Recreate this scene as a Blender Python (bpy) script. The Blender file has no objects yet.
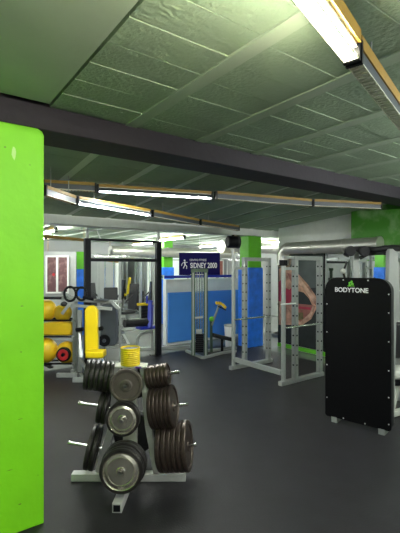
import bpy, bmesh, math, random
from mathutils import Vector, Matrix, Quaternion
random.seed(7)
C = bpy.context.scene.collection
CA, SA = math.cos(math.radians(36)), math.sin(math.radians(36))
H = 1.65; HY = 266.5; FL = 400.0
# world x,y = the two wall directions of the gym; the camera looks 36 degrees to the right of +y
def c2w(X, Y, z=0): return Vector((X*CA + Y*SA, -X*SA + Y*CA, z))
def P(px, py, Y): return c2w((px-200)/FL*Y, Y, H + (HY-py)/FL*Y)
def F(px, py): return P(px, py, FL*H/(py-HY))
CAMROT = -math.radians(36)

# ------------------------------------------------------------------ materials
MATS = {}
def rgb(r, g, b):
    f = lambda c: (c/255/12.92) if c/255 <= .04045 else ((c/255+.055)/1.055)**2.4
    return (f(r), f(g), f(b), 1)
def mat(name, col, rough=.5, metal=0, var=0, vscale=8, bump=0, bscale=60, col2=None, emit=0, thr=None, coat=0, spec=None):
    if name in MATS: return MATS[name]
    m = bpy.data.materials.new(name); m.use_nodes = True
    n = m.node_tree.nodes; l = m.node_tree.links; b = n['Principled BSDF']
    c = rgb(*col)
    b.inputs['Base Color'].default_value = c
    b.inputs['Roughness'].default_value = rough; b.inputs['Metallic'].default_value = metal
    if spec is not None: b.inputs['Specular IOR Level'].default_value = spec
    if coat: b.inputs['Coat Weight'].default_value = coat
    if emit:
        b.inputs['Emission Color'].default_value = c; b.inputs['Emission Strength'].default_value = emit
    tc = n.new('ShaderNodeTexCoord')
    if var or col2:
        t = n.new('ShaderNodeTexNoise'); t.inputs['Scale'].default_value = vscale; t.inputs['Detail'].default_value = 5
        l.new(tc.outputs['Object'], t.inputs['Vector'])
        r = n.new('ShaderNodeValToRGB')
        if col2:
            a, z = thr or (.45, .62)
            r.color_ramp.elements[0].position = a; r.color_ramp.elements[1].position = z
            r.color_ramp.elements[0].color = c; r.color_ramp.elements[1].color = rgb(*col2)
        else:
            r.color_ramp.elements[0].position = .3; r.color_ramp.elements[1].position = .7
            r.color_ramp.elements[0].color = tuple(x*(1-var) for x in c[:3])+(1,)
            r.color_ramp.elements[1].color = tuple(min(1, x*(1+var)) for x in c[:3])+(1,)
        l.new(t.outputs['Fac'], r.inputs['Fac']); l.new(r.outputs['Color'], b.inputs['Base Color'])
    if bump:
        t = n.new('ShaderNodeTexNoise'); t.inputs['Scale'].default_value = bscale; t.inputs['Detail'].default_value = 4
        l.new(tc.outputs['Object'], t.inputs['Vector'])
        bp = n.new('ShaderNodeBump'); bp.inputs['Strength'].default_value = bump; bp.inputs['Distance'].default_value = .02
        l.new(t.outputs['Fac'], bp.inputs['Height']); l.new(bp.outputs['Normal'], b.inputs['Normal'])
    MATS[name] = m; return m
LAMP = 70
M = dict(
 rubber=mat('rubber_floor', (37,36,40), .50, var=.14, vscale=5, bump=.12, bscale=90, spec=.3),
 tile=mat('grey_floor', (130,132,130), .22, var=.07, vscale=1.2),
 ceil=mat('ceiling_paint', (150,168,144), .62, var=.10, vscale=3, bump=.45, bscale=38),
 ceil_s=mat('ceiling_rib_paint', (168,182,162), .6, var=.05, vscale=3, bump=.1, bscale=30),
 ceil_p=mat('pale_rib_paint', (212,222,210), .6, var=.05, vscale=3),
 beam=mat('beam_paint', (42,36,46), .7, var=.08, vscale=2, bump=.15, bscale=20),
 white=mat('white_paint', (232,234,230), .6, var=.04, bump=.05),
 wall=mat('wall_paint', (158,160,160), .6, var=.05, vscale=2),
 green=mat('green_paint', (126,214,20), .55, bump=.25, bscale=9, var=.05, vscale=3),
 greenwall=mat('green_worn_paint', (66,136,34), .5, col2=(170,196,150), vscale=3.0, thr=(.50,.80), bump=.1),
 colgreen=mat('column_green', (100,190,40), .5, var=.05),
 blue=mat('blue_vinyl', (46,122,240), .3, var=.2, vscale=9, bump=.6, bscale=10),
 bluemat=mat('blue_mat', (66,138,222), .45, var=.08, vscale=2, bump=.15, bscale=5),
 bluerail=mat('blue_rail', (24,44,170), .4),
 navy=mat('navy_sign', (24,18,84), .6, spec=.1),
 ink=mat('white_ink', (238,238,242), .5),
 black=mat('black_metal', (9,10,16), .5, var=.1, spec=.2),
 blackpanel=mat('black_panel', (9,9,12), .5, var=.05, spec=.15),
 blackpad=mat('black_vinyl', (26,26,29), .5, bump=.05),
 darkgrey=mat('dark_grey_panel', (66,72,80), .4),
 grey=mat('light_grey_steel', (156,160,158), .40, metal=.25, var=.04),
 silver=mat('silver_enamel', (204,204,202), .35, metal=.35, var=.05),
 steel=mat('galvanised_steel', (214,212,204), .38, metal=.75, var=.06, bump=.03),
 chrome=mat('chrome', (225,225,222), .18, metal=1),
 chromeface=mat('worn_chrome', (226,220,208), .24, metal=.92, var=.16, vscale=18),
 iron=mat('cast_iron', (76,65,59), .33, metal=.6, var=.2, vscale=22, bump=.05),
 irond=mat('dark_cast_iron', (46,43,43), .42, metal=.4, var=.2, vscale=22, bump=.05),
 greyplate=mat('grey_plate_paint', (92,86,80), .42, metal=.3, var=.1, vscale=20),
 yellow=mat('yellow_vinyl', (236,206,10), .45, bump=.04),
 yellowball=mat('yellow_ball_vinyl', (226,186,30), .4, var=.06),
 yellowtray=mat('yellow_tray', (150,116,40), .5, var=.1, vscale=10),
 louver=mat('louver_white', (222,220,204), .35),
 red=mat('red_vinyl', (196,40,50), .45),
 purple=mat('purple_label', (90,50,150), .5),
 skin=mat('poster_skin', (212,160,134), .55, col2=(120,84,72), vscale=7, thr=(.4,.72)),
 posterbg=mat('poster_background', (70,80,78), .5, var=.3, vscale=3),
 posterdk=mat('poster_dark', (28,34,34), .5, var=.3, vscale=6),
 posterred=mat('poster_red', (176,44,68), .5, var=.2, vscale=9),
 posterpink=mat('poster_pink', (158,96,86), .5, var=.2, vscale=9),
 armskin=mat('poster_arm', (236,196,170), .55, col2=(140,96,84), vscale=6, thr=(.4,.72)),
 hair=mat('poster_hair', (130,110,90), .5, var=.3, vscale=20),
 olive=mat('poster_olive', (110,100,60), .5, var=.3, vscale=20),
 maroon=mat('maroon_print', (96,62,66), .5, col2=(150,120,118), vscale=9, thr=(.5,.75)),
 seatgrey=mat('pale_vinyl', (196,198,190), .5),
 logogreen=mat('logo_green', (110,200,60), .5),
 screwm=mat('screw_white', (225,225,225), .4),
 cable=mat('black_cable', (18,18,18), .5),
 darkgreen=mat('dark_green_enamel', (62,84,66), .35),
 lamp=mat('lamp_glow', (250,255,248), .4, emit=LAMP),
 lamp_soft=mat('warm_lamp_glow', (255,250,222), .4, emit=42),
 window=mat('bright_glass', (225,235,235), .1, emit=.12),
)
def mirror_mat():
    m = bpy.data.materials.new('mirror_glass'); m.use_nodes = True
    b = m.node_tree.nodes['Principled BSDF']
    b.inputs['Base Color'].default_value = (.80,.84,.82,1); b.inputs['Metallic'].default_value = 1; b.inputs['Roughness'].default_value = .015
    return m
M['mirror'] = mirror_mat()
def glass_mat():
    m = bpy.data.materials.new('clear_acrylic'); m.use_nodes = True
    b = m.node_tree.nodes['Principled BSDF']
    b.inputs['Base Color'].default_value = (.55,.68,.6,1); b.inputs['Roughness'].default_value = .08
    b.inputs['Transmission Weight'].default_value = .85; b.inputs['Alpha'].default_value = .35
    return m
M['acrylic'] = glass_mat()
# ceiling board colour differences are in geometry, not paint

# ------------------------------------------------------------------ mesh building
class B:
    def __init__(s): s.bm = bmesh.new(); s.w = 0
    def _add(s, vs, fs):
        v = [s.bm.verts.new(p) for p in vs]
        for f in fs:
            try: s.bm.faces.new([v[i] for i in f])
            except ValueError: pass
        return s
    def box(s, c, d, rz=0, rx=0, ry=0):
        m = Matrix.Translation(Vector(c)) @ Matrix.Rotation(rz,4,'Z') @ Matrix.Rotation(ry,4,'Y') @ Matrix.Rotation(rx,4,'X')
        vs = [m @ Vector((x*d[0]/2, y*d[1]/2, z*d[2]/2)) for x in (-1,1) for y in (-1,1) for z in (-1,1)]
        return s._add(vs, [(0,1,3,2),(4,6,7,5),(0,4,5,1),(2,3,7,6),(0,2,6,4),(1,5,7,3)])
    def bb(s, a, b):
        a = Vector(a); b = Vector(b)
        return s.box((a+b)/2, [abs(b[i]-a[i]) for i in range(3)])
    def frame(s, p, q, up=(0,0,1)):
        d = (Vector(q)-Vector(p)).normalized(); u = Vector(up)
        if abs(d.dot(u)) > .98: u = Vector((0,1,0)) if abs(d.y) < .9 else Vector((1,0,0))
        x = d.cross(u).normalized(); y = x.cross(d).normalized()
        return x, y, d
    def bar(s, p, q, w, h, up=(0,0,1)):
        p = Vector(p); q = Vector(q); x, y, d = s.frame(p, q, up)
        vs = [b + x*i*w/2 + y*j*h/2 for b in (p, q) for i, j in ((-1,-1),(1,-1),(1,1),(-1,1))]
        return s._add(vs, [(3,2,1,0),(4,5,6,7),(0,1,5,4),(1,2,6,5),(2,3,7,6),(3,0,4,7)])
    def lathe(s, p, d, prof, seg=32):
        p = Vector(p); x, y, dd = s.frame(p, p+Vector(d)); vs = []; fs = []
        for (a, r) in prof:
            for k in range(seg):
                t = 2*math.pi*k/seg; vs.append(p + dd*a + (x*math.cos(t)+y*math.sin(t))*max(r, 1e-4))
        n = len(prof)
        for i in range(n-1):
            for k in range(seg):
                k2 = (k+1) % seg; fs.append((i*seg+k, i*seg+k2, (i+1)*seg+k2, (i+1)*seg+k))
        s._add(vs, fs); return s
    def cyl(s, p, q, r, r2=None, seg=16):
        L = (Vector(q)-Vector(p)).length; r2 = r if r2 is None else r2
        return s.lathe(p, Vector(q)-Vector(p), [(0,0),(0,r),(L,r2),(L,0)], seg)
    def tube(s, pts, r, seg=12):
        for a, b in zip(pts, pts[1:]): s.cyl(a, b, r, seg=seg)
        for a in pts[1:-1]: s.ball(a, (r,)*3, 10, 6)
        return s
    def ball(s, c, r, seg=24, rings=14):
        c = Vector(c); vs = []; fs = []
        for i in range(rings+1):
            a = math.pi*i/rings
            for k in range(seg):
                t = 2*math.pi*k/seg
                vs.append(c + Vector((r[0]*math.sin(a)*math.cos(t), r[1]*math.sin(a)*math.sin(t), r[2]*math.cos(a))))
        for i in range(rings):
            for k in range(seg):
                k2 = (k+1) % seg; fs.append((i*seg+k, (i+1)*seg+k, (i+1)*seg+k2, i*seg+k2))
        return s._add(vs, fs)
    def prism(s, pts, o, ax, ay, dn):       # outline pts in plane (o, ax, ay), extruded by dn
        o = Vector(o); ax = Vector(ax); ay = Vector(ay); dn = Vector(dn); n = len(pts)
        vs = [o+ax*a+ay*b for a, b in pts] + [o+ax*a+ay*b+dn for a, b in pts]
        fs = [tuple(range(n)), tuple(range(2*n-1, n-1, -1))] + [(i, i+n, (i+1) % n+n, (i+1) % n) for i in range(n)]
        return s._add(vs, fs)
    def build(s, name, m, parent=None, bevel=0, label=None, kind=None):
        bm = s.bm
        bmesh.ops.remove_doubles(bm, verts=bm.verts, dist=1e-5) if False else None
        bmesh.ops.recalc_face_normals(bm, faces=bm.faces)
        me = bpy.data.meshes.new(name); bm.to_mesh(me); bm.free()
        me.materials.append(M[m] if isinstance(m, str) else m)
        me.shade_smooth(); me.set_sharp_from_angle(angle=math.radians(32))
        o = bpy.data.objects.new(name, me); C.objects.link(o)
        if parent: o.parent = parent
        if bevel:
            md = o.modifiers.new('bevel', 'BEVEL'); md.width = bevel; md.segments = 2; md.limit_method = 'ANGLE'; md.angle_limit = math.radians(40)
        if label: o['label'] = label
        if kind: o['kind'] = kind
        return o
def thing(name, label, cat, loc=(0,0,0), rz=0, group=None):
    o = bpy.data.objects.new(name, None); C.objects.link(o); o.location = loc; o.rotation_euler = (0,0,rz)
    o.empty_display_size = .1
    o['label'] = label; o['category'] = cat
    if group: o['group'] = group
    return o
def tag(o, label, cat, group=None):
    o['label'] = label; o['category'] = cat
    if group: o['group'] = group
    return o
def dup(root, loc=None, rz=None, label=None, group=None):
    def cp(o, par):
        c = o.copy(); C.objects.link(c)
        if par: c.parent = par
        for ch in [x for x in bpy.data.objects if x.parent == o and x is not c]: cp(ch, c)
        return c
    r = cp(root, None)
    if loc is not None: r.location = loc
    if rz is not None: r.rotation_euler = (0,0,rz)
    if label: r['label'] = label
    if group: r['group'] = group
    return r
def text(name, body, size, m, parent, loc, xaxis, normal, bold=0, ext=.001, sx=1):
    cu = bpy.data.curves.new(name, 'FONT'); cu.body = body; cu.size = size; cu.extrude = ext; cu.offset = bold
    cu.align_x = 'CENTER'; cu.align_y = 'CENTER'
    t = bpy.data.objects.new(name+'_curve', cu); C.objects.link(t)
    me = bpy.data.meshes.new_from_object(t.evaluated_get(bpy.context.evaluated_depsgraph_get()))
    bpy.data.objects.remove(t)
    me.materials.clear(); me.materials.append(M[m])
    o = bpy.data.objects.new(name, me); C.objects.link(o); o.parent = parent
    x = Vector(xaxis).normalized(); nz = Vector(normal).normalized(); y = nz.cross(x)
    R = Matrix((x, y, nz)).transposed().to_4x4()
    o.matrix_local = Matrix.Translation(Vector(loc)) @ R @ Matrix.Diagonal((sx,1,1,1))
    return o
def struct(b, name, m, **k):
    return b.build(name, m, kind='structure', **k)

# ------------------------------------------------------------------ the setting
WR = 6.2        # right wall plane
struct(B().bb((-4,-2,-.15), (10,12,-.012)), 'floor', 'tile')
struct(B().bb((-4,-2,-.0119), (5.72,6.55,0)), 'floor', 'rubber')
def zc(v): return 2.68 - .08*max(0, min(v, 6.2)-2.9)
# ceiling: slab, ribs and slightly uneven boards, one mesh each
b = B()
for v0, v1 in ((-2,2.9),(2.9,6.2),(6.2,12)):
    a, c = zc(v0)+.03, zc(v1)+.03
    x0, x1 = -4, (10 if v0 > 6 else 10)
    b._add([(x0,v0,a),(x1,v0,a),(x1,v1,c),(x0,v1,c),(x0,v0,a+.15),(x1,v0,a+.15),(x1,v1,c+.15),(x0,v1,c+.15)],
           [(0,1,2,3),(4,7,6,5),(0,4,5,1),(1,5,6,2),(2,6,7,3),(3,7,4,0)])
pitch = .62; u0s = 1.31
k = -8
while u0s + k*pitch < 10:
    ua = u0s + k*pitch; k += 1
    lo, hi = ua+.045, ua+pitch-.045
    if lo < -4: continue
    if -.2 < lo < .72: hi = min(hi, .72) 
    v = -1.9 + random.uniform(0,.1)
    while v < 11.9:
        L = .225 if v < 3 else .45
        if lo < .70 and lo > -1.3 and v < 2.6:      # smooth poured strip beside the pillar
            v += L; continue
        z = zc(v+L/2); dz = random.uniform(-.0012,.0012); t = random.uniform(-.001,.003); t2 = random.uniform(-.003,.003)
        g = .0025
        za, zb = z+dz, z+dz+t
        sl = zc(v+L)-zc(v)
        b._add([(lo,v+g,za),(hi,v+g,za+t2),(hi,v+L-g,zb+sl+t2),(lo,v+L-g,zb+sl),(lo,v+g,z+.05),(hi,v+g,z+.05),(hi,v+L-g,z+.05+sl),(lo,v+L-g,z+.05+sl)],
               [(0,1,2,3),(4,7,6,5),(0,4,5,1),(1,5,6,2),(2,6,7,3),(3,7,4,0)])
        v += L
struct(b, 'ceiling', 'ceil')
b = B(); bp_ = B()
k = -8
while u0s + k*pitch < 10:
    ua = u0s + k*pitch; k += 1
    if ua < -4: continue
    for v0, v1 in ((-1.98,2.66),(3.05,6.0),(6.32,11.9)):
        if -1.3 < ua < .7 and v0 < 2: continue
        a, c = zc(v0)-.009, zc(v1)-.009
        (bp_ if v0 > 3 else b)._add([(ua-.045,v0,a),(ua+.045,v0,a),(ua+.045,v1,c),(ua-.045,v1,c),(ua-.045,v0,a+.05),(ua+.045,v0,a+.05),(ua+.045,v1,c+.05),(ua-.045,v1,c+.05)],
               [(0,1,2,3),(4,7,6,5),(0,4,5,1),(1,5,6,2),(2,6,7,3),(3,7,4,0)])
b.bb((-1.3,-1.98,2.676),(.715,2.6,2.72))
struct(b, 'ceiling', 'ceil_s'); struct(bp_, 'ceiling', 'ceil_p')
struct(B().bb((-4,2.67,2.53),(WR,3.02,2.76)), 'trim_1', 'beam', bevel=.006)
struct(B().bb((-4,6.0,2.28),(6.6,6.3,2.60)), 'trim_2', 'white', bevel=.004)
# walls
struct(B().bb((-4.15,-2,-.02),(-4,12,2.95)), 'wall_left', 'wall')
struct(B().bb((-4,-2.15,-.02),(10,-2,2.95)), 'wall_near', 'wall')
struct(B().bb((-4,12,-.02),(10,12.15,2.95)), 'wall_back', 'wall')
struct(B().bb((10,-2,-.02),(10.15,12,2.95)), 'wall_far_right', 'wall')
struct(B().bb((WR,-2,-.02),(WR+.15,5.76,2.75)), 'wall_right', 'white')
struct(B().bb((4.35,7.2,-.02),(6.8,7.32,1.38)), 'wall_partition', 'white')
struct(B().bb((WR-.03,-2,0),(WR,5.76,.075)), 'baseboard_right', 'colgreen')
# green pillar at the left, rounded top corner
b = B()
pts = [(.18,0),(.70,0),(.70,2.49),(.69,2.515),(.66,2.53),(.18,2.53)]
b.prism(pts, (0,2.668,0), (1,0,0), (0,0,1), (0,.42,0))
pil = struct(b, 'wall_pillar', 'green', bevel=.006)
# paint chips and scrapes on the pillar (small raised/hollow patches of bare plaster)
for (px, py, w, h) in ((14,152,5,16),(5,147,2,2),(30,165,1.6,1.2),(22,306,3,1.5),(21,352,1.6,1.6),(20,419,5,.8),(20,504,4,1.6),(10,470,7,.6),(38,475,1.2,.8)):
    Y = 2.668/(.809-(px-200)/400*.588); c = P(px, py, Y); 
    b = B(); n = 9; r = []
    for i in range(n):
        a = 2*math.pi*i/n; q = random.uniform(.6,1.1); r.append((math.cos(a)*w*Y/800*q, math.sin(a)*h*Y/800*q))
    b.prism(r, (c.x, 2.6675, c.z), (1,0,0), (0,0,1), (0,-.0012,0))
    o = b.build('paint_scrape', mat('scrape_pale' if py < 160 and px > 10 else 'scrape_olive', (190,235,140) if py < 160 and px > 10 else (96,150,30), .6)); o['kind'] = 'structure'; o.parent = pil
# green column with blue wrap, and far columns
def column(loc, w, d, label, h=2.3, zb=1.64):
    t = thing('padded_column', label, 'column', loc)
    B().bb((0,0,zb),(w,d,h)).build('painted_top', 'colgreen', t, bevel=.006)
    b = B()
    n = 9
    b.bb((-.03,-.03,0),(w+.03,d+.03,zb))
    b.build('blue_wrap', 'blue', t, bevel=.02)
    return t
column((5.6,6.02,-.012), .36, .27, 'green column with blue padding right of the hanging navy sign', h=2.29)
column((.0,6.75,-.012), .36, .3, 'green and blue padded column seen only in the mirror', h=2.5)
column(P(164,300,11.5)*1 - Vector((0,0,P(164,300,11.5).z+.012)), .3, .3, 'slim green and blue column just right of the black frame', h=2.5)
column(P(76,300,9.6)*1 - Vector((0,0,P(76,300,9.6).z+.012)), .3, .3, 'small green and blue column left of the black frame', h=2.02, zb=1.6)
# mirror and green overhead panel on the right wall
mr = thing('wall_mirror', 'large mirror on the right wall behind the black machine cover', 'mirror', (WR,0,0))
B().bb((-.012,.3,.1),(-.001,4.58,2.02)).build('mirror_glass', 'mirror', mr)
for y in (.3,1.72,3.14,4.58): B().bb((-.018,y-.01,.09),(-.001,y+.01,2.03)).build('mirror_trim', 'grey', mr)
# the green downstand over it
struct(B().bb((WR-.16,-2,1.97),(WR-.001,3.97,2.70)), 'trim_3', 'greenwall', bevel=.004)

# ------------------------------------------------------------------ lamps
def fixture(p, q, label, lit=True, group='fluorescent lamps under the ceiling', w=.056, tray=True, louv=True, nl=None, shield=True, lm=None, w_tall=False):
    p = Vector(p); q = Vector(q); L = (q-p).length; d = q-p
    t = thing('fluorescent_light', label, 'light', p, math.atan2(d.y, d.x), group)
    tilt = math.atan2(d.z, math.hypot(d.x, d.y)); t.rotation_euler = (0, -tilt, math.atan2(d.y, d.x))
    b = B(); b.bb((0,-.024,.018 if lit else -.02),(L,.024,.03))
    b.build('lamp_body', 'louver' if lit else 'darkgrey', t)
    if not louv and shield:
        b = B(); b.bar((0,-.040,.003),(L,-.040,.003),.056,.002,up=(0,-1.15,1)); b.bar((0,.040,.003),(L,.040,.003),.056,.002,up=(0,1.15,1)); b.build('light_shield','darkgrey',t)  # dark flaps added to keep tube light off the ceiling and beam
    if louv:
        for sy in (-1,1): B().bb((0,sy*.5*w-.0015,-.03),(L,sy*.5*w+.0015,-.024)).build('louver_rail','louver',t)
    for fx in (.2,.8):
        c = t.matrix_basis @ Vector((L*fx,0,.036)); top = zc(c.y)
        if top-c.z > .02: B().cyl((L*fx,0,.036),(L*fx,0,.036+top-c.z-.004),.004,seg=6).build('hanger','grey',t)
    if tray:
        tw = .035 if louv and lit else .027; th = .085 if w_tall else .062
        b = B(); b.bb((0,-tw,.032),(L,tw,.036)).bb((0,-tw-.003,.032),(L,-tw,th)).bb((0,tw,.032),(L,tw+.003,th))
        b.build('cable_tray', 'yellowtray', t)
    b = B().bb((-.012,-.5*w-.005,-.034),(0.006,.5*w+.005,.06)); b.build('end_cap', 'black', t)
    B().bb((L-.006,-.5*w-.005,-.034),(L+.012,.5*w+.005,.06)).build('end_cap', 'black', t)
    if lit: B().cyl((.02,0,-.008),(L-.02,0,-.008),.014,seg=12).build('tube', 'lamp_soft' if louv else 'lamp', t)
    else: B().cyl((.02,0,-.019),(L-.02,0,-.019),.004,seg=12).build('tube', 'grey', t, label='unlit tube')
    if louv:
        z_, h_ = (-.03,.0012) if lit else (-.03,.006)
        b = B(); n = nl or int(L/(.022 if lit else .032))
        for i in range(n+1):
            x = .01+(L-.02)*i/n
            b.bb((x-h_,-.5*w+.003,-.03),(x+h_,.5*w-.003,-.012 if lit else -.021))
        o = b.build('louver', lm or 'louver', t)
    return t
def PZ(px, py, z): return P(px, py, (z-H)*FL/(HY-py))
j1 = PZ(353,56,2.50); a1 = PZ(311,0,2.50); d1 = (j1-a1).normalized()
fixture(j1-d1*1.26, j1-d1*.02, 'lit ceiling lamp at the top right edge of the photo', w_tall=True)
fixture(j1+d1*.02, j1+d1*1.26, 'unlit slatted lamp continuing the line at the top right', lit=False, w_tall=True)
fixture(PZ(98,190,2.47), PZ(211,197,2.47), 'long lit white lamp beneath the dark beam', louv=False)
fixture(PZ(216,196.5,2.47), PZ(311,204,2.47), 'unlit brownish slatted lamp right of the long lit lamp', lit=False, w=.055, lm='yellowtray')
fixture(PZ(313,204,2.47), PZ(380,207,2.47), 'unlit lamp ending near the green overhead panel', lit=False, w=.055, lm='yellowtray')
fixture(PZ(44,186,2.47), PZ(95,189,2.47), 'unlit tray left of the long lit lamp, beside the pillar', lit=False, w=.055, lm='yellowtray')
fixture(PZ(77,202,2.33), PZ(149,214,2.33), 'shorter lit lamp in the second row, nearer the pillar', louv=False)
fixture(PZ(152,214.5,2.33), PZ(198,223,2.33), 'unlit lamp following the second-row lit lamp', lit=False, w=.055, lm='yellowtray')
fixture(PZ(200,223.2,2.33), PZ(238,229,2.33), 'unlit lamp in the second row reaching the white beam', lit=False, w=.055, lm='yellowtray')
fixture(PZ(44,192,2.33), PZ(74,201.5,2.33), 'unlit tray running from the pillar to the second-row lamp', lit=False, w=.055, lm='yellowtray')
# behind and beside the photographer
def lampat(u, v, rz, label, z=2.45, lit=True, L=1.24):
    d = Vector((math.cos(rz), math.sin(rz), 0))
    return fixture(Vector((u,v,z))-d*L/2, Vector((u,v,z))+d*L/2, label, lit=lit, louv=False, shield=(v > 3 and v < 6))
lampat(-.6,-.6,math.radians(15),'lit lamp over the photographer')
lampat(1.6,-1.0,math.radians(15),'lit lamp behind the photographer to the right')
lampat(3.3,.4,math.radians(15),'lit lamp outside the photo on the right')
lampat(-2.4,4.2,math.radians(15),'lit lamp hidden behind the pillar')
lampat(5.0,.9,math.radians(15),'added unseen lamp brightening the right wall')  # unseen lamp, added to brighten the white fascia and green panel
# far hall
far = [(2.2,8.2,0),(5.2,8.4,0),(8.2,8.2,0),(2.6,10.4,0),(5.6,10.6,0),(8.0,10.4,0),(-1.5,8.5,0),(-1.0,10.8,0),(-2.6,6.9,0),(8.4,6.6,0)]
words = ['first on the left of the hall','above the passage','on its right','deep in the back left','deep over the far bright mirror','deep in the back right','seen in the mirror','at the mirrored far end','near the mirrored column','at the side alcove']
for (u, v, r), w in zip(far, words): lampat(u, v, math.radians(90+r), 'lit lamp of the far hall, '+w, z=2.325)

# yellow tray and white conduit left, beyond the white beam
b = B(); p = P(40,236,7.2); q = P(84,240,7.9); b.bar(p, q, .1, .05)
for c in (p, q): b.cyl(c, (c.x,c.y,zc(c.y)+.004), .006, seg=6)
tag(b.build('cable_tray', 'yellowtray'), 'yellow cable tray left of the black frame post, below the white beam', 'cable tray')
b = B(); b.tube([P(40,230,7.0), P(80,231,7.0), P(97,230,7.0), P(100,238,7.0), P(101,238.5,7.0)], .012)
for px in (55,80): c = P(px,230.6,7.0); b.cyl(c, (c.x,c.y,zc(c.y)-.01), .006, seg=6)
tag(b.build('conduit', 'white'), 'thin white conduit crossing the top of the black frame', 'pipe')
b = B(); b.bar(P(40,253,9.6), P(118,262,11), .06, .05)
for c in (P(48,254,9.75), P(110,261,10.85)): b.cyl(c, (c.x,c.y,zc(c.y)-.01), .006, seg=6)
tag(b.build('cable_tray', 'yellowtray'), 'thin far yellow tray above the framed maroon posters', 'cable tray')

# ------------------------------------------------------------------ ducts, speaker
def duct(pts, r, name, label):
    t = thing(name, label, 'duct', pts[0]); o = Vector(pts[0]); pts = [Vector(p)-o for p in pts]
    b = B(); b.tube(pts, r, 28); b.build('pipe', 'steel', t)
    p, q = pts[-2], pts[-1]; L = (q-p).length; d = (q-p)/L
    n = int(L/.55)
    for i in range(n+1):
        c = p + d*(i*L/max(n,1)); B().cyl(c-d*.015, c+d*.015, r+.008, seg=28).build('joint_ring', 'steel', t)
    return t
ud = 5.93
def onU(px, u): return u/(.588+(px-200)/400*.809)   # depth Y of the plane x=u seen at px
def PU(px, py, u): return P(px, py, onU(px, u))
def PV(px, py, v): return P(px, py, v/(.809-(px-200)/400*.588))
zz = 1.65+ (HY-247)/400*onU(320,ud)
A0 = PU(286,247,ud); A1 = PU(420,247,ud)
el = [Vector((ud,A0.y+.09,zz-.32)), Vector((ud,A0.y+.09,zz-.15)), Vector((ud,A0.y+.05,zz-.05)), Vector((ud,A0.y-.05,zz)), Vector((ud,3.4,zz))]
duct(el, .115, 'ventilation_duct', 'silver ventilation duct with elbow above the bodybuilder poster')
duct([Vector((6.3,7.75,2.15)), Vector((9.6,7.75,2.15))], .15, 'ventilation_duct', 'wide silver duct in the alcove right of the green column')
duct([Vector((4.2,9.7,2.05)), Vector((8.2,9.7,2.05))], .13, 'ventilation_duct', 'pale round duct behind the navy sign')
sp = P(233,242,8.0); t = thing('speaker', 'black drum-shaped speaker beside the green column top', 'speaker', sp, CAMROT+.35)
B().lathe((-.13,0,0),(1,0,0),[(0,0),(0,.1),(.02,.12),(.2,.12),(.2,0)],28).build('body','black',t)
B().lathe((.07,0,0),(1,0,0),[(0,.12),(.02,.13),(.05,.13),(.05,.10),(.02,.07),(.03,.03),(.035,0)],28).build('speaker_cone','blackpad',t)
B().bb((-.02,-.02,.1),(.02,.02,2.279-sp.z)).build('bracket','black',t)

# ------------------------------------------------------------------ black frame and blue rail
t = thing('black_frame', 'tall black steel door-like frame with two cross bars near the back', 'frame', (0,6.5,0))
x1, x2 = 2.40, 3.76
for x in (x1, x2):
    B().bb((x-.05,-.04,-.012),(x+.05,.04,2.12)).build('post','black',t,bevel=.004)
    B().bb((x-.02,-.02,2.12),(x+.02,.02,2.42)).build('post_extension','grey',t)
B().bb((x1+.05,-.025,2.085),(x2-.05,.025,2.125)).build('crossbar','black',t)
B().bb((x1+.05,-.025,1.735),(x2-.05,.025,1.79)).build('crossbar','black',t)
B().bb((x1-.1,-.1,-.012),(x1+.1,.1,.0)).build('foot_plate','black',t); B().bb((x2-.12,-.12,-.012),(x2+.12,.12,.002)).build('foot_plate','black',t)
t = thing('blue_rail', 'horizontal blue rail at head height below the navy sign', 'rail', (3.815,6.45,1.452))
B().cyl((0,0,0),(1.74,0,0),.026).build('rail','bluerail',t)
b = B(); b.bb((0,-.04,-.04),(.02,.04,.04)).bb((1.73,-.04,-.04),(1.75,.04,.04)); b.build('bracket','white',t)

# blue mats
t = thing('wall_mat', 'wide blue gym mat hung on the partition, left part', 'mat', (4.38,7.2,0), 0, 'blue mats on the partition')
B().bb((0,-.05,.05),(1.02,-.003,1.10)).build('mat','bluemat',t,bevel=.012)
t = thing('wall_mat', 'blue gym mat on the partition behind the lever machine', 'mat', (5.42,7.2,0), 0, 'blue mats on the partition')
B().bb((0,-.05,.05),(1.35,-.003,1.10)).build('mat','bluemat',t,bevel=.012)

# ------------------------------------------------------------------ navy sign
Ys = 8.3; sc = P(199.5,264,Ys)
t = thing('hanging_sign', 'navy sign reading SIDNEY 2000 hanging on a string at the back', 'sign', sc, CAMROT)
wS, hS = 41/400*Ys, 22.5/400*Ys
B().box((0,.012,0),(wS,.02,hS)).build('sign_board','navy',t)
text('lettering','SIDNEY 2000',.150,'ink',t,(.085,-.003,-.035),(1,0,0),(0,-1,0),bold=.003,sx=.66,ext=.002)
text('small_lettering','CENTRO FITNESS',.062,'ink',t,(-.03,-.002,.08),(1,0,0),(0,-1,0),bold=.0005,sx=.72)
text('small_lettering','GIMNASIO',.035,'ink',t,(-.03,-.001,-.205),(1,0,0),(0,-1,0),sx=1) if False else None
b = B(); b.bb((-.19,-.003,-.222),(.08,.001,-.212)); b.build('underline','ink',t)
b = B()      # small athlete emblem
b.cyl((-.31,-.004,.075),(-.31,.002,.075),.018)
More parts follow.
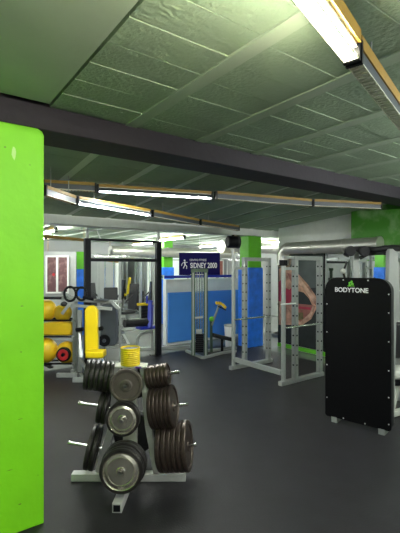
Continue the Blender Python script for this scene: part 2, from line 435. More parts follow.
for p, q, w in (((-.31,.05),(-.30,-.01),.03),((-.31,.045),(-.36,.01),.012),((-.36,.01),(-.375,-.04),.012),((-.305,.045),(-.25,.03),.012),((-.30,-.01),(-.335,-.09),.016),((-.30,-.01),(-.262,-.05),.016),((-.262,-.05),(-.27,-.10),.014)):
    b.bar((p[0],-.003,p[1]),(q[0],-.003,q[1]),.008,w,up=(0,0,1)) if abs(p[0]-q[0])>abs(p[1]-q[1]) else b.bar((p[0],-.003,p[1]),(q[0],-.003,q[1]),w,.008,up=(0,1,0))
b.build('athlete_emblem','ink',t)
b = B(); b.cyl((0,.012,hS/2),(0,.012,2.4-sc.z),.0025,seg=6); b.build('string','ink',t)

# ------------------------------------------------------------------ poster of a person
pz0, pz1 = .085, 1.98
py1 = 5.73; py0 = 4.62; pw = py1-py0
t = thing('wall_poster', 'tall poster of a muscular person from behind in a red top', 'poster', (WR,py1,0), -math.pi/2)
B().bb((0,-.02,pz0),(pw,-.001,pz1)).build('backing','posterbg',t)     # local x runs toward the viewer's right
def flat(name, m, pts, k):   # pts in 0..1 across, 0..1 down the poster
    b = B(); q = [(x*pw, pz1-(y)*(pz1-pz0)) for x, y in pts]
    b.prism(q, (0,-.021-.0015*k,0),(1,0,0),(0,0,1),(0,.0014,0)); return b.build(name, m, t)
flat('printed_shadow','posterdk',[(0,.50),(.3,.48),(.5,.40),(.95,.38),(1,.45),(1,1),(0,1)],0)
flat('printed_body','skin',[(0,.20),(.16,.16),(.34,.20),(.50,.27),(.68,.36),(.86,.48),(.87,.57),(.74,.70),(.54,.78),(.30,.79),(0,.81)],1)
flat('printed_gap','posterdk',[(.47,.43),(.40,.48),(.36,.56),(.76,.56),(.70,.50),(.58,.44)],2)
flat('printed_cloth','posterpink',[(.35,.56),(.78,.56),(.74,.64),(.62,.71),(.50,.74),(.40,.70)],2)
flat('printed_stripe','posterred',[(.38,.585),(.74,.585),(.73,.61),(.38,.61)],3)
flat('printed_arm_light','armskin',[(.30,.21),(.50,.29),(.84,.50),(.84,.56),(.76,.52),(.58,.40),(.32,.29)],2)
flat('printed_highlight','armskin',[(.32,.55),(.36,.55),(.38,.68),(.50,.75),(.72,.64),(.78,.56),(.83,.57),(.74,.68),(.54,.785),(.38,.75),(.31,.66)],4)
flat('printed_back_line','posterpink',[(.20,.24),(.30,.26),(.42,.36),(.40,.44),(.34,.38),(.26,.30)],2)
flat('printed_top','posterred',[(.0,.34),(.10,.31),(.16,.40),(.26,.42),(.34,.38),(.38,.42),(.32,.52),(.26,.57),(.0,.55)],5)
flat('printed_hair','hair',[(.0,.03),(.10,.0),(.24,.02),(.32,.07),(.30,.15),(.22,.2),(.10,.2),(.0,.18)],6)
flat('printed_badge','olive',[(.44,.65),(.57,.645),(.58,.71),(.48,.73)],6)
b = B(); b.bb((-.015,-.03,pz0-.01),(0,0,pz1+.02)).bb((pw,-.03,pz0-.01),(pw+.012,0,pz1+.02)).bb((0,-.03,pz1),(pw,0,pz1+.02)).build('poster_frame','black',t)

# ------------------------------------------------------------------ power rack
t = thing('power_rack', 'tall light grey power rack with holed posts in front of the poster', 'rack', (0,0,0))
hm = 'black'
def holes(par, x, y, z0, z1, axis):
    z = z0
    while z < z1:
        B().cyl((x,y-.0385,z),(x,y-.034,z),.013,seg=10).build('hole', hm, par); B().cyl((x-.0385,y,z),(x-.034,y,z),.013,seg=10).build('hole', hm, par); z += .14
for y, hg in ((3.82,1.66),(4.88,1.93)):
    B().cyl((4.21,y,.06),(4.21,y,hg),.032).build('guide_post','grey',t)
    for x in (4.45,5.0):
        po = B().bb((x-.035,y-.035,.06),(x+.035,y+.035,1.80)).build('post','grey',t,bevel=.004)
        holes(po, x, y, .25, 1.75, 0)
    B().bb((4.14,y-.035,0),(5.07,y+.035,.06)).build('base_rail','grey',t,bevel=.004)
    B().bb((4.485,y-.03,1.74),(4.965,y+.03,1.80)).build('top_rail','grey',t,bevel=.004)
    B().cyl((4.2,y-.045,.80),(5.0,y-.045,.80),.014).build('safety_bar','chrome',t)
    B().bb((4.22,y-.03,1.60),(4.415,y+.03,1.64)).build('brace','grey',t)
B().bb((4.185,3.855,.13),(4.235,4.845,.20)).build('low_crossbar','grey',t,bevel=.004)
B().bb((4.17,3.78,1.66),(4.25,3.86,1.74)).build('black_clamp','black',t)
B().bb((4.2,3.80,1.76),(4.42,3.84,1.80)).build('top_arm','grey',t)
B().cyl((4.12,3.78,1.13),(4.42,3.78,1.13),.010).build('catch_pin','white',t)

# ------------------------------------------------------------------ weight tree and plates
Yc = 3.10; Xc = -.54
tl = c2w(Xc, Yc, 0)
t = thing('plate_tree', 'grey A-frame weight plate tree standing on the black floor', 'weight rack', tl, CAMROT)
B().bb((-.45,-.035,0),(.43,.035,.055)).build('base_bar','silver',t,bevel=.004)
b = B(); b.bar((0,-.04,.0325),(-.016,-.425,.0325),.066,.065); b.bar((0,.04,.0325),(0,.45,.0325),.066,.065)
fb = b.build('foot_bar','silver',t,bevel=.003)
B().box((-.016,-.427,.0325),(.046,.006,.042)).build('bar_opening','black',fb)
b = B(); b.bar((0,0,.065),(0,0,.875),.105,.06,up=(0,1,0)); ma = b.build('mast','silver',t,bevel=.004)
b = B()
for z in (.18,.42,.50,.70): b.cyl((.02,-.033,z),(.02,-.029,z),.009,seg=12)
b.build('hole','black',ma)
for s in (-1,1):
    xb = .205 if s > 0 else .245
    b = B(); b.bar((s*xb,0,.06),(s*.14,0,.42),.05,.045,up=(0,1,0)); b.bar((s*.14,0,.42),(s*.10,0,.88),.05,.045,up=(0,1,0)); b.build('side_rail','silver',t,bevel=.004)
B().bb((-.13,-.06,.875),(.13,.06,.89)).build('top_plate','seatgrey',t,bevel=.003)
B().bb((.05,-.0625,.876),(.095,-.0605,.889)).build('label_sticker','purple',t)
def peg(root, tip, r=.0125):
    root = Vector(root); tip = Vector(tip)
    o = B().cyl(root, tip, r, seg=16).build('peg','chrome',t); return root, (tip-root).normalized(), (tip-root).length
PLM = {}
def plate_mesh(r, th, m, chromeface=False):
    key = (round(r,4), round(th,4), m)
    if key in PLM: return PLM[key]
    h = th/2; hr = .0145
    prof = [(-h*.6,hr),(-h*.9,.03),(-h*.5,.036),(-h*.35,r*.80),(-h,r*.86),(-h,r*.965),(-h*.6,r),(h*.6,r),(h,r*.965),(h,r*.86),(h*.35,r*.80),(h*.45,.045),(h*.95,.036),(h*.95,.022),(h*.6,hr),(-h*.6,hr)]
    o = B().lathe((0,0,0),(0,0,1),prof,48)
    bm = o.bm; bmesh.ops.recalc_face_normals(bm, faces=bm.faces)
    me = bpy.data.meshes.new('weight_plate'); bm.to_mesh(me); bm.free(); me.materials.append(M[m]); me.shade_smooth(); me.set_sharp_from_angle(angle=math.radians(28))
    PLM[key] = me; return me
RW = Matrix.Rotation(CAMROT,4,'Z')
ordn = ['outermost','second from the outside','third from the outside','fourth from the outside','fifth from the outside','innermost']
def stack(pg, s_list, where, group, base='dark iron'):
    # s_list outermost first: (offset along peg, radius, thickness, material, chrome?)
    root, d, L = pg
    n = len(s_list)
    for i, (s, r, th, m, ch) in enumerate(s_list):
        o = bpy.data.objects.new('weight_plate', plate_mesh(r, th, m)); C.objects.link(o)
        c = root + d*s - Vector((0,0,.0015))
        w = tl + RW @ c
        # slight lean differences between plates
        dd = (RW @ (d + Vector((random.uniform(-.008,.008),random.uniform(-.01,.01),random.uniform(-.005,.005))))).normalized()
        o.rotation_mode = 'QUATERNION'; o.rotation_quaternion = dd.to_track_quat('Z','Y'); o.location = w
        pos = 'only' if n == 1 else ('outermost' if i == 0 else ('innermost' if i == n-1 else ordn[i]))
        kindw = 'chrome-faced weight plate' if ch else ('plain grey weight plate' if m == 'greyplate' else 'dark iron weight plate')
        tag(o, f'{kindw}, {pos} on {where}', 'weight plate', group)
        if ch:
            h = th/2
            b = B().lathe((0,0,0),(0,0,1),[(h*.2,.0145),(h*1.25,.016),(h*1.25,.028),(h*1.05,.032),(h*1.05,r*.58),(h*1.3,r*.60),(h*1.3,r*.635),(h*1.0,r*.66),(h*.7,r*.78),(h*1.1,r*.83),(h*.9,r*.845),(h*.3,r*.80)],48)
            b.build('chrome_face','chromeface',o,label='chrome face')
g = lambda a, n, step, r, th, m='iron': [(a-i*step, r, th, m, False) for i in range(n)]
rt = peg((.11,0,.79),(.385,-.033,.841)); stack(rt, g(.180,6,.029,.088,.027), 'the top right peg', 'small plates on the top right peg')
rm = peg((.15,0,.555),(.450,-.042,.596)); stack(rm, g(.185,6,.030,.162,.028), 'the middle right peg', 'plates on the middle right peg')
rb = peg((.20,0,.255),(.515,-.044,.287)); stack(rb, g(.245,6,.0385,.186,.036), 'the lower right peg', 'big plates on the lower right peg')
lt = peg((-.11,0,.795),(-.345,-.03,.825)); stack(lt, [(.215-i*.036, .118, .032, 'irond', False) for i in range(6)], 'the top left peg', 'plates on the top left peg')
lm = peg((-.15,0,.555),(-.395,-.02,.600)); stack(lm, [(.075,.122,.036,'irond',False),(.036,.122,.034,'irond',False)], 'the middle left peg', 'two plates on the middle left peg')
lb = peg((-.217,0,.240),(-.475,-.02,.295)); stack(lb, [(.087,.165,.036,'irond',False),(.048,.165,.034,'irond',False)], 'the lower left peg', 'two plates on the lower left peg')
ft = peg((.01,-.03,.78),(.01,-.27,.80)); stack(ft, [(.195,.118,.032,'greyplate',False),(.158,.118,.032,'irond',False)], 'the upper front peg', 'plates on the front pegs')
fm = peg((0,-.03,.562),(0,-.37,.590)); stack(fm, [(.272,.118,.034,'irond',True),(.234,.118,.034,'irond',False)], 'the middle front peg', 'plates on the front pegs')
f_b = peg((0,-.03,.225),(0,-.40,.252)); stack(f_b, [(.325,.150,.04,'irond',True),(.281,.150,.038,'irond',False),(.238,.160,.038,'irond',False),(.196,.160,.038,'irond',False)], 'the lower front peg', 'plates on the front pegs')
r1 = peg((0,.03,.72),(0,.26,.745)); stack(r1, [(.14,.15,.035,'irond',False),(.10,.15,.035,'irond',False)], 'the upper rear peg', 'plates on the rear pegs')
r2 = peg((0,.03,.26),(0,.34,.29)); stack(r2, [(.22,.175,.038,'blackpad',False),(.175,.175,.038,'blackpad',False)], 'the lower rear peg', 'plates on the rear pegs')
# yellow tin on top
t = thing('yellow_tin', 'open yellow tin standing on top of the plate tree', 'tin', tl + RW @ Vector((0,0,.8905)), CAMROT)
b = B(); prof = [(0,0),(0,.072)]
for i in range(8): prof += [(.012+i*.016,.075),(.020+i*.016,.0725)]
prof += [(.145,.076),(.15,.0745),(.145,.070),(.03,.068),(.03,0)]
b.lathe((0,0,0),(0,0,1),[(a*.9,q) for a, q in prof],40).build('tin_body','yellow',t)
B().lathe((0,0,0),(0,0,1),[(.124,0),(.124,.067),(.12,.067),(.12,0)],30).build('contents','blackpad',t)

# ------------------------------------------------------------------ black machine cover and machine
p1 = c2w(1.344,4.30); p2 = c2w(1.845,3.86); dx = (p2-p1); ang = math.atan2(dx.y, dx.x); L = dx.length
t = thing('weight_stack_cover', 'tall black rounded machine cover printed with a white name and green mark', 'machine', p1, ang)
def rrect(w, z0, z1, r, rb=.03):
    pts = []
    for cx, cz, a0, rr in ((w-rb,z0+rb,-90,rb),(w-r,z1-r,0,r),(r,z1-r,90,r),(rb,z0+rb,180,rb)):
        for i in range(9):
            a = math.radians(a0+i*90/8); pts.append((cx+rr*math.cos(a), cz+rr*math.sin(a)))
    return pts
B().prism(rrect(L,.05,1.535,.13),(0,0,0),(1,0,0),(0,0,1),(0,.016,0)).build('front_panel','blackpanel',t,bevel=.004)
B().prism(rrect(L-.02,.06,1.525,.12),(.01,.017,0),(1,0,0),(0,0,1),(0,.11,0)).build('housing','blackpad',t,bevel=.006)
for x in (.07,L-.12): B().bb((x,.0,.0),(x+.06,.13,.058)).build('foot','grey',t)
b = B()
for x, z in [(.022,z) for z in (.25,.6,.95,1.25)]+[(L-.022,z) for z in (.12,.38,.64,.92,1.2,1.38)]+[(.2,.07),(.42,.07),(.2,1.51),(.45,1.51)]:
    B().cyl((x,-.003,z),(x,.001,z),.0065,seg=10).build('screw','screwm',t)
text('lettering','BODYTONE',.066,'ink',t,(.28,-.001,1.405),(1,0,0),(0,-1,0),bold=.0012,sx=.96)
b = B()
b.bb((.245,-.003,1.445),(.315,.001,1.452)); b.cyl((.285,-.003,1.495),(.285,.001,1.495),.011)
for p, q in (((.262,1.452),(.262,1.49)),((.262,1.485),(.30,1.478)),((.30,1.478),(.30,1.455)),((.272,1.455),(.292,1.475))):
    b.bar((p[0],-.001,p[1]),(q[0],-.001,q[1]),.012,.004,up=(0,1,0))
b.build('green_emblem','logogreen',t)

t = thing('pulley_machine', 'grey and black pulley machine standing behind the black cover', 'machine', (0,0,0))
B().bar(P(350,440,4.6)*1, P(356,250,4.6), .07,.09,up=(1,0,0)).build('frame_upright','grey',t,bevel=.006) if False else None
for (a, b_, Y, wd) in (((357,395),(355,249),4.55,.065),((388,405),(392,249),4.25,.085),((398,400),(396,262),4.7,.05)):
    pa = P(*a, Y); pb = P(*b_, Y); pa.z = 0 if wd > .055 else pa.z
    B().bar(pa, pb, wd, wd*1.1, up=(CA,-SA,0)).build('upright','grey',t,bevel=.006)
b = B(); b.tube([P(346,256,4.6), P(349,250,4.6), P(362,249,4.5), P(375,250,4.4), P(392,248,4.25), P(412,249,4.1)], .035)
b.build('top_arm','blackpad',t)
b = B(); b.tube([P(360,258,4.5), P(368,254,4.5), P(384,253,4.3)], .02); b.build('lower_arm','blackpad',t)
for px, py in ((351,251),(365,251),(386,250)):
    c = P(px,py,4.38); n = Vector((-SA,-CA,0))
    B().cyl(c, c-n*.05, .055, seg=20).build('pulley','black',t)
b = B(); b.tube([P(347,262,4.6),P(343,272,4.6),P(346,282,4.6)],.012); b.build('cable','cable',t)
B().ball(P(343,271,4.58),(.03,.03,.03)).build('handle_ball','seatgrey',t)
c = P(398,340,4.6)
B().box((c.x,c.y,c.z),(.2,.14,.40),rz=CAMROT).build('backrest','blackpad',t,bevel=.02)
c = P(391.5,342,4.42); B().box((c.x,c.y,c.z),(.035,.01,.22),rz=CAMROT).build('white_plate','seatgrey',t)
c = P(400,372,4.5); B().box((c.x,c.y,c.z),(.32,.34,.09),rz=CAMROT).build('seat','seatgrey',t,bevel=.03)
c = P(400,380,4.5); B().box((c.x,c.y,c.z),(.30,.3,.045),rz=CAMROT).build('seat_base','black',t,bevel=.005)
b = B(); pb = P(389,410,4.35); pb.z=.04; b.bar(P(397,384,4.45), pb, .07,.06); q = P(420,408,4.6); q.z=.04; b.bar(pb, q, .06,.06); b.build('seat_leg','seatgrey',t,bevel=.006)

# ------------------------------------------------------------------ yellow ball rack (left)
t0 = c2w(-2.30,6.35,0)
t = thing('ball_rack', 'low black-railed rack of yellow balls beside the green pillar', 'rack', t0, CAMROT)
zr = lambda y, Y=6.35: 1.65-(y-HY)/400*Y
X = lambda px, Y=6.35: (px-200)/400*Y+2.30
for y in (298,319.5,335.5,362):
    b = B(); b.cyl((X(35),-.11,zr(y)),(X(75),-.11,zr(y)),.014); b.cyl((X(35),.11,zr(y)),(X(75),.11,zr(y)),.014); b.build('rail','black',t)
for px in (36,76):
    b = B(); b.bb((X(px)-.03,-.17,0.0),(X(px)+.03,.17,.05)); b.bb((X(px)-.025,-.025,.05),(X(px)+.025,.025,zr(296))); 
    for y in (298,319.5,335.5,362): b.bb((X(px)-.02,-.16,zr(y)-.02),(X(px)+.02,.16,zr(y)+.015))
    b.build('upright','grey',t,bevel=.004)
def W(px,py,Y=6.35): return P(px,py,Y)
def ball(px,py,r,label,Y=6.35,red=False):
    zl = zr(319.5) if py < 330 else zr(362); py = HY+(H-(zl+math.sqrt((r+.014)**2-.11**2)))*FL/Y
    tt = thing('gym_ball', label, 'ball', P(px,py,Y), CAMROT, 'yellow balls on the rack')
    B().ball((0,0,0),(r,r*.95,r)).build('ball_skin','yellowball',tt)
    if red:
        B().lathe((0,-r*.80,0),(0,-1,0),[(0,.115),(.05,.105),(.06,.09),(.03,.085),(.03,0)],32).build('black_ring','black',tt)
        B().lathe((0,-r*.80,0),(0,-1,0),[(.031,0),(.055,.05),(.05,.084),(.02,.084)],32).build('red_disc','red',tt)
        B().lathe((0,-r*.80,0),(0,-1,0),[(.04,.03),(.075,.022),(.075,0)],20).build('red_hub','black',tt)
ball(46,308,.17,'yellow ball on the top rails next to the pillar')
ball(63,310,.14,'small yellow ball on the top rails, right one')
ball(45,349.5,.20,'big yellow ball on the bottom rails next to the pillar')
ball(67,345.5,.175,'yellow ball with a red disc in its middle',red=True)
o = B().prism([(X(42),zr(334.6)),(X(73),zr(334.6)),(X(75),zr(328)),(X(73),zr(322)),(X(60),zr(321)),(X(42),zr(323))],(0,-.12,0),(1,0,0),(0,0,1),(0,.24,0)).build('yellow_cushion','yellowball',None,bevel=.03)
o.location = t0; o.rotation_euler = (0,0,CAMROT)
tag(o, 'long yellow cushion lying on the middle rails of the ball rack', 'cushion')
b = B(); b.ball(P(48,365,6.3),(.06,.05,.025)); b.ball(P(50.5,367,6.3),(.05,.04,.02)); tag(b.build('exercise_gloves','blackpad'),'black gloves under the big yellow ball','gloves')

# ------------------------------------------------------------------ yellow-padded leg machine
b0 = c2w(-1.78,6.0,0)
t = thing('yellow_pad_machine', 'white-framed exercise machine with a tall yellow back pad', 'machine', b0, CAMROT)
Lc = lambda px,py,Y: Vector(((px-200)/400*Y+1.78, Y-6.0, 1.65-(py-HY)/400*Y))
def box_px(par,name,m,x0,y0,x1,y1,Y,d,bev=.006,lean=0):
    a = Lc(x0,y0,Y); c = Lc(x1,y1,Y)
    return B().box(((a.x+c.x)/2,a.y+d/2,(a.z+c.z)/2),(abs(c.x-a.x),d,abs(a.z-c.z)),rx=lean).build(name,m,par,bevel=bev)
a = Lc(82,308,6.15); c = Lc(96.5,353,5.9)
b = B(); w = .195; b.prism([(0,0),(w,0),(w,.64),(w-.03,.69),(w-.07,.71),(.07,.71),(.03,.69),(0,.64)],(Lc(84.5,353,5.95).x,Lc(84,353,5.95).y,Lc(84,354,5.95).z),(1,0,0),(-.035,.12,.99),(0,.07,.01))
b.build('back_pad','yellow',t,bevel=.015)
box_px(t,'seat_pad','yellow',85,352,103,358.5,5.72,.22,.015)
for (x0,y0,x1,y1,Y,wd) in ((80,310,80,372,6.12,.06),(98,312,97,368,6.12,.05),(75,306,75,372,6.25,.06)):
    p = Lc(x0,y0,Y); q = Lc(x1,y1,Y); q.z = .04; B().bar(p,q,wd,wd,up=(0,1,0)).build('upright','grey',t,bevel=.004)
for (x0,y0,x1,y1,Y,wd) in ((62,299,116,302,6.25,.055),(60,304,112,309,6.1,.045),(70,303,62,314,6.0,.04),(112,302,119,309,6.2,.05),(62,292,78,301,6.15,.035)):
    B().bar(Lc(x0,y0,Y),Lc(x1,y1,Y),wd,wd).build('frame_tube','grey',t,bevel=.004)
b = B()
for x0,y0,x1,y1,Y in ((57,374,77,368,5.95),(73,384,86,381,5.70),(86,381,98,385,5.62)):
    p = Lc(x0,y0,Y); q = Lc(x1,y1,Y); p.z=q.z=.035; b.bar(p,q,.06,.06)
p = Lc(80,370,6.0); q = Lc(84,384,5.7); p.z=q.z=.035; b.bar(p,q,.05,.05)
b.build('base','grey',t,bevel=.004)
b = B(); p = Lc(79,330,6.05); q = Lc(81,358,5.85); b.bar(p,q,.045,.03); p = Lc(81,360,5.85); q = Lc(90,376,5.75); b.bar(p,q,.04,.04); b.build('link_arm','grey',t,bevel=.003)
B().cyl(Lc(76,330,6.0),Lc(83,329,6.0),.03).build('pivot','black',t)
B().cyl(Lc(99,329,6.0),Lc(103,328,6.0),.03).build('pivot','black',t)
b = B(); c0 = Lc(70,294,6.1)
for k2, rr in ((0,.11),(.16,.10)):
    for i in range(20):
        a0 = math.pi*2*i/20; a1_ = math.pi*2*(i+1)/20
        b.cyl(c0+Vector((k2+math.cos(a0)*rr*.8,k2*.3,math.sin(a0)*rr)),c0+Vector((k2+math.cos(a1_)*rr*.8,k2*.3,math.sin(a1_)*rr)),.018,seg=8)
b.bar(c0+Vector((-.02,0,.1)),c0+Vector((.2,.05,.09)),.03,.03); b.cyl(c0+Vector((.2,0,-.05)),c0+Vector((.36,0,-.08)),.025)
b.build('handle_ring','black',t)
B().ball(Lc(64,304,6.0),(.05,.04,.04)).build('roller_pad','blackpad',t)
B().ball(Lc(102,300,6.2),(.12,.05,.02)).build('counterweight','darkgrey',t)

t = thing('stack_housing', 'dark grey weight stack housing right of the yellow back pad', 'machine', c2w(-1.49,6.5,0), CAMROT)
B().prism([(-.13,.40),(-.10,.36),(.10,.36),(.13,.40),(.13,1.0),(.10,1.03),(-.10,1.03),(-.13,1.0)],(0,0,0),(1,0,0),(0,0,1),(0,.18,0)).build('housing','darkgrey',t,bevel=.01)
for x in (-.11,.15): B().bb((x-.015,.19,0),(x+.015,.22,1.06)).build('upright','grey',t)
B().bb((-.14,0.0,1.05),(.18,.22,1.09)).build('top_cap','grey',t,bevel=.005)
B().bb((-.2,.0,0),(.2,.3,.05)).build('base','grey',t,bevel=.005)
B().cyl((-.06,-.03,.45),(-.06,-.008,.45),.0965,seg=28).build('round_pad','black',t)
B().cyl((-.06,-.045,.45),(-.06,-.03,.45),.03,seg=20).build('round_hub','darkgrey',t)
# ------------------------------------------------------------------ blue bench machine behind the frame
b0 = c2w(-1.02,7.85,-.012)
t = thing('blue_bench', 'blue-padded bench machine with a black roller behind the frame post', 'machine', b0, CAMROT)
L2 = lambda px,py,Y: Vector(((px-200)/400*Y+1.02, Y-7.85, 1.662-(py-HY)/400*Y))
B().bar(L2(150,329,7.8),L2(151,301,7.95),.22,.09,up=(1,0,0)).build('back_pad','bluerail',t,bevel=.02)
B().bar(L2(138,328,7.7),L2(153,326.5,7.9),.24,.06).build('seat_pad','bluerail',t,bevel=.02)
B().cyl(L2(124.5,323.5,7.5),L2(148,322,7.8),.075,seg=20).build('roller','blackpad',t)
b = B(); b.tube([L2(152,331,7.9),L2(141,334,7.8),L2(137.5,338,7.8),L2(136.5,350,7.8)],.03); b.build('front_leg','grey',t)
b = B(); b.bar(L2(152,330,7.95),L2(153,352,7.95),.06,.06,up=(0,1,0)); b.build('rear_leg','grey',t)
b = B(); p = L2(134,350,7.9); q = L2(190,347,8.15); p.z=q.z=.03; b.bar(p,q,.06,.05); b.build('base_rail','grey',t)
B().cyl(L2(137,304.5,7.8),L2(153,303.5,7.9),.028).build('yellow_bar','yellow',t,label='yellow padded bar')
B().cyl(L2(147,303.5,7.8),L2(147,296,7.8),.02).build('handle','bluerail',t)

# ------------------------------------------------------------------ cable column (in front of the blue mat)
b0 = c2w(-.02,7.25,-.012+.0)
b0.z = 0 if False else -.012
t = thing('cable_tower', 'green and clear cable tower with two columns before the blue mats', 'machine', b0, CAMROT)
L3 = lambda px,py,Y: Vector(((px-200)/400*Y+.02, Y-7.25, 1.662-(py-HY)/400*Y))
for px in (193.2,205.8):
    a = L3(px,271,7.25); B().bb((a.x-.035,-.03,.05),(a.x+.035,.03,a.z)).build('column','darkgreen',t,bevel=.006)
    B().bb((a.x-.012,-.034,.06),(a.x+.012,-.031,a.z-.03)).build('column_trim','grey',t)
B().bb((L3(191,270,7.25).x,-.05,L3(0,272,7.25).z),(L3(208,270,7.25).x,.05,L3(0,268.5,7.25).z)).build('top_cap','darkgreen',t,bevel=.008)
b = B()
for px in (197,199.5,202): b.cyl(L3(px,335,7.25),L3(px,272,7.25),.008,seg=8)
b.build('guide_rod','chrome',t)
b = B()
for i in range(9): 
    z = .12+i*.036; b.bb((L3(195.5,0,7.25).x,-.06,z),(L3(203.5,0,7.25).x,.06,z+.031))
b.build('weight_stack','black',t)
B().bb((L3(196,0,7.25).x,-.06,.45),(L3(202,0,7.25).x,.06,.52)).build('stack_head','grey',t,bevel=.01)
B().cyl(L3(195,318,7.2),L3(203,317,7.2),.022).build('grip','grey',t)
b = B()
for x0,y0,x1,y1 in ((186.5,352,203,359),(203,359,222,354),(222,354,236,352)):
    b.bar(Vector((F3:=((x0-200)/400*(FL*H/(y0-HY))+.02), FL*H/(y0-HY)-7.25, .032)),Vector(((x1-200)/400*(FL*H/(y1-HY))+.02, FL*H/(y1-HY)-7.25, .032)),.055,.05)
b.build('base_rail','grey',t,bevel=.004)
B().bb((L3(192,0,7.25).x,.06,.3),(L3(207,0,7.25).x,.066,1.5)).build('clear_guard','acrylic',t)

b0 = c2w(.27,7.7,-.012)
t = thing('lever_machine', 'small lever machine with a yellow pad on its arm', 'machine', b0, CAMROT)
L4 = lambda px,py,Y: Vector(((px-200)/400*Y-.27, Y-7.7, 1.662-(py-HY)/400*Y))
B().cyl(L4(211.5,326,7.7),L4(219,305,7.6),.022).build('arm','grey',t)
b = B(); pts=[L4(215.5,303.5,7.6),L4(218,302.5,7.6),L4(222,304,7.6),L4(226,308,7.6)]
for a, c in zip(pts,pts[1:]): b.bar(a,c,.12,.055)
b.build('arm_pad','yellowball',t,bevel=.015)
B().bar(L4(218,306,7.62),L4(226,310,7.62),.10,.02).build('arm_bracket','black',t)
B().bar(L4(211.5,352,7.7),L4(211,318,7.7),.05,.05,up=(0,1,0)).build('post','darkgreen',t,bevel=.004)
B().ball(L4(212,319,7.68),(.06,.04,.05)).build('joint','colgreen',t)
B().bar(L4(213,335,7.7),L4(234,340,7.9),.18,.07).build('seat','blackpad',t,bevel=.015)
B().bar(L4(233,341,7.9),L4(233,350,7.9),.05,.05,up=(0,1,0)).build('seat_leg','black',t); B().bar(L4(222,338,7.8),L4(222,351,7.8),.05,.05,up=(0,1,0)).build('seat_leg','black',t)
b = B(); p = L4(206,352,7.7); q = L4(236,350,8.0); p.z=q.z=.04; b.bar(p,q,.06,.05); b.build('base','grey',t)
p = P(230,332,8.15)
t = thing('white_bin', 'small white bin between the blue mat and the green column', 'bin', (p.x,p.y,-.012), CAMROT)
B().lathe((0,0,0),(0,0,1),[(0,0),(0,.09),(.46,.12),(.46,.11),(.02,.08),(.02,0)],24).build('bin_body','ink',t)
B().lathe((0,0,0),(0,0,1),[(.45,.12),(.47,.128),(.48,.12),(.46,.11)],24).build('rim','grey',t)

# ------------------------------------------------------------------ far hall: equipment, posters, doorway
def station(loc, rz, label, pad='blackpad', fr='grey', h=1.9):
    t = thing('weight_station', label, 'machine', loc, rz, 'white framed weight machines in the far hall')
    b = B(); b.bb((-.6,-.35,0),(.7,-.29,.06)).bb((-.6,.29,0),(.7,.35,.06)).bb((-.6,-.35,0),(-.54,.35,.06)).bb((.64,-.35,0),(.7,.35,.06)); b.build('base',fr,t)
    for y in (-.24,.24): B().bb((-.58,y-.03,.06),(-.52,y+.03,h)).build('upright',fr,t,bevel=.004)
    B().bb((-.58,-.27,h),(-.52,.27,h+.06)).build('top_bar',fr,t)
    B().bar((-.55,0,h+.03),(.35,0,h+.1),.06,.06).build('overhead_arm',fr,t)
    b = B()
    for i in range(12): b.bb((-.62,-.16,.12+i*.042),(-.48,.16,.155+i*.042))
    b.build('weight_stack','black',t)
    b = B(); b.cyl((-.55,-.1,.6),(-.55,-.1,h),.01,seg=8).cyl((-.55,.1,.6),(-.55,.1,h),.01,seg=8); b.build('guide_rod','chrome',t)
    B().bb((.1,-.18,.42),(.52,.18,.5)).build('seat',pad,t,bevel=.02)
    B().box((0,0,.85),(.08,.3,.7),ry=-.12).build('backrest',pad,t,bevel=.02)
    B().bb((.2,-.03,.06),(.28,.03,.42)).build('seat_post',fr,t)
    B().bar((.35,-.35,h-.02),(.35,.35,h-.02),.03,.03).build('pull_bar','chrome',t)
    B().cyl((.35,0,h),(.35,0,h+.1),.006,seg=6).build('cable','cable',t)
    for s in (-1,1): B().cyl((.5,s*.2,.75),(.25,s*.24,.95),.022).build('handle',pad,t)
    return t
f0 = station((4.9,9.8,-.012), math.radians(200), 'white weight machine in front of the far bright mirror')
fz = [((3.6,8.3),250,'white weight machine left of the far bright mirror'),((6.1,10.9),190,'white weight machine right of the far bright mirror'),
      ((4.2,11.0),300,'white weight machine against the back wall'),((7.7,6.5),180,'weight machine in the alcove behind the power rack'),
      ((9.2,10.2),200,'white weight machine behind the partition, right'),((1.2,9.3),260,'white weight machine reflected beside the duct'),
      ((-.9,7.9),320,'white weight machine in the mirror, left'),((-1.8,10.2),280,'white weight machine in the mirror, deep'),((7.6,11.2),210,'white weight machine behind the navy sign')]
for (x,y),r,l in fz: dup(f0,(x,y,-.012),math.radians(r),l)
f1 = station((7.5,8.5,-.012), math.radians(215), 'weight machine with bright yellow pads deep behind the power rack', 'yellow')
f2 = station((-.2,9.9,-.012), math.radians(300), 'yellow-padded weight machine seen in the mirror', 'yellow')
# bright doorway in the far wall
x0, x1_ = 5.45, 6.5
t = B(); t.bb((x0-.12,11.93,0),(x0,12,2.15)).bb((x1_,11.93,0),(x1_+.12,12,2.15)).bb((x0-.12,11.93,2.05),(x1_+.12,12,2.15))
struct(t,'door_1','white')
mm = thing('wall_mirror','far bright mirror in a white frame, seen through the black frame','mirror',(x0,11.98,0))
B().bb((0,-.01,.1),(x1_-x0,0,2.05)).build('mirror_glass','mirror',mm)
struct(B().bb((7.0,11.97,1.0),(9.4,11.995,1.95)),'window_1','window')
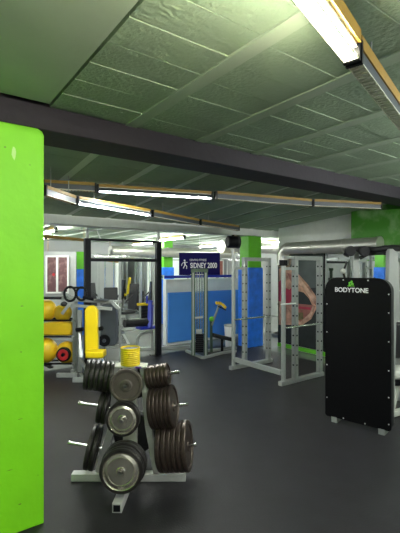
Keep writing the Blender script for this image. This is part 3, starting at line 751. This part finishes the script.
# framed posters: maroon pair on the left
def poster(c, w, h, rz, label, m='maroon'):
    t = thing('framed_poster', label, 'poster', c, rz, 'framed posters in the far hall')
    B().bb((-w/2,-.01,-h/2),(w/2,0,h/2)).build('print',m,t)
    b = B(); f=.035; b.bb((-w/2-f,-.025,-h/2-f),(-w/2,0,h/2+f)).bb((w/2,-.025,-h/2-f),(w/2+f,0,h/2+f)).bb((-w/2,-.025,h/2),(w/2,0,h/2+f)).bb((-w/2,-.025,-h/2-f),(w/2,0,-h/2)); b.build('picture_frame','white',t)
    return t
for px, lb in ((52,'left'),(63,'right')):
    p = P(px,274.5,9.0); po = poster(p, .20 if px > 60 else .2, .78, CAMROT, f'tall maroon framed poster, {lb} one of the pair by the pillar')
    if px == 52: B().ball((.04,-.012,0),(.035,.006,.035)).build('red_mark','red',po)
t_ = thing('poster_stand','grey free-standing panel carrying the maroon posters','panel',P(57.5,274,9.03)-Vector((0,0,P(57.5,274,9.03).z+.012)),CAMROT)
B().bb((-.42,.0,0),(.42,.03,2.0)).build('board','wall',t_); B().bb((-.42,-.12,0),(-.36,.14,.05)).build('foot','grey',t_); B().bb((.36,-.12,0),(.42,.14,.05)).build('foot','grey',t_)
for i, px in enumerate((213,221,229,234)):
    pc = P(px,270,12.3); pc.z -= 0
    q = PV(px,270,11.96); poster(Vector((q.x,11.96,1.55)), .16, .62, 0, ['first','second','third','last'][i]+' narrow red poster to the right of the navy sign', ['posterred','posterpink','posterred','posterpink'][i])

# ------------------------------------------------------------------ camera, world
cd = bpy.data.cameras.new('camera'); co = bpy.data.objects.new('camera', cd); C.objects.link(co)
cd.sensor_fit = 'HORIZONTAL'; cd.sensor_width = 36; cd.lens = 36*FL/400; cd.clip_start = .05
co.location = (0,0,H); co.rotation_euler = (math.pi/2, 0, CAMROT)
sc_ = bpy.context.scene; sc_.camera = co
w = bpy.data.worlds.new('world'); sc_.world = w; w.use_nodes = True
w.node_tree.nodes['Background'].inputs[0].default_value = (.8,.9,1,1); w.node_tree.nodes['Background'].inputs[1].default_value = .3
vs = sc_.view_settings; vs.view_transform = 'Standard'; vs.look = 'None'; vs.gamma = 1; vs.exposure = 1.75; vs.use_curve_mapping = False
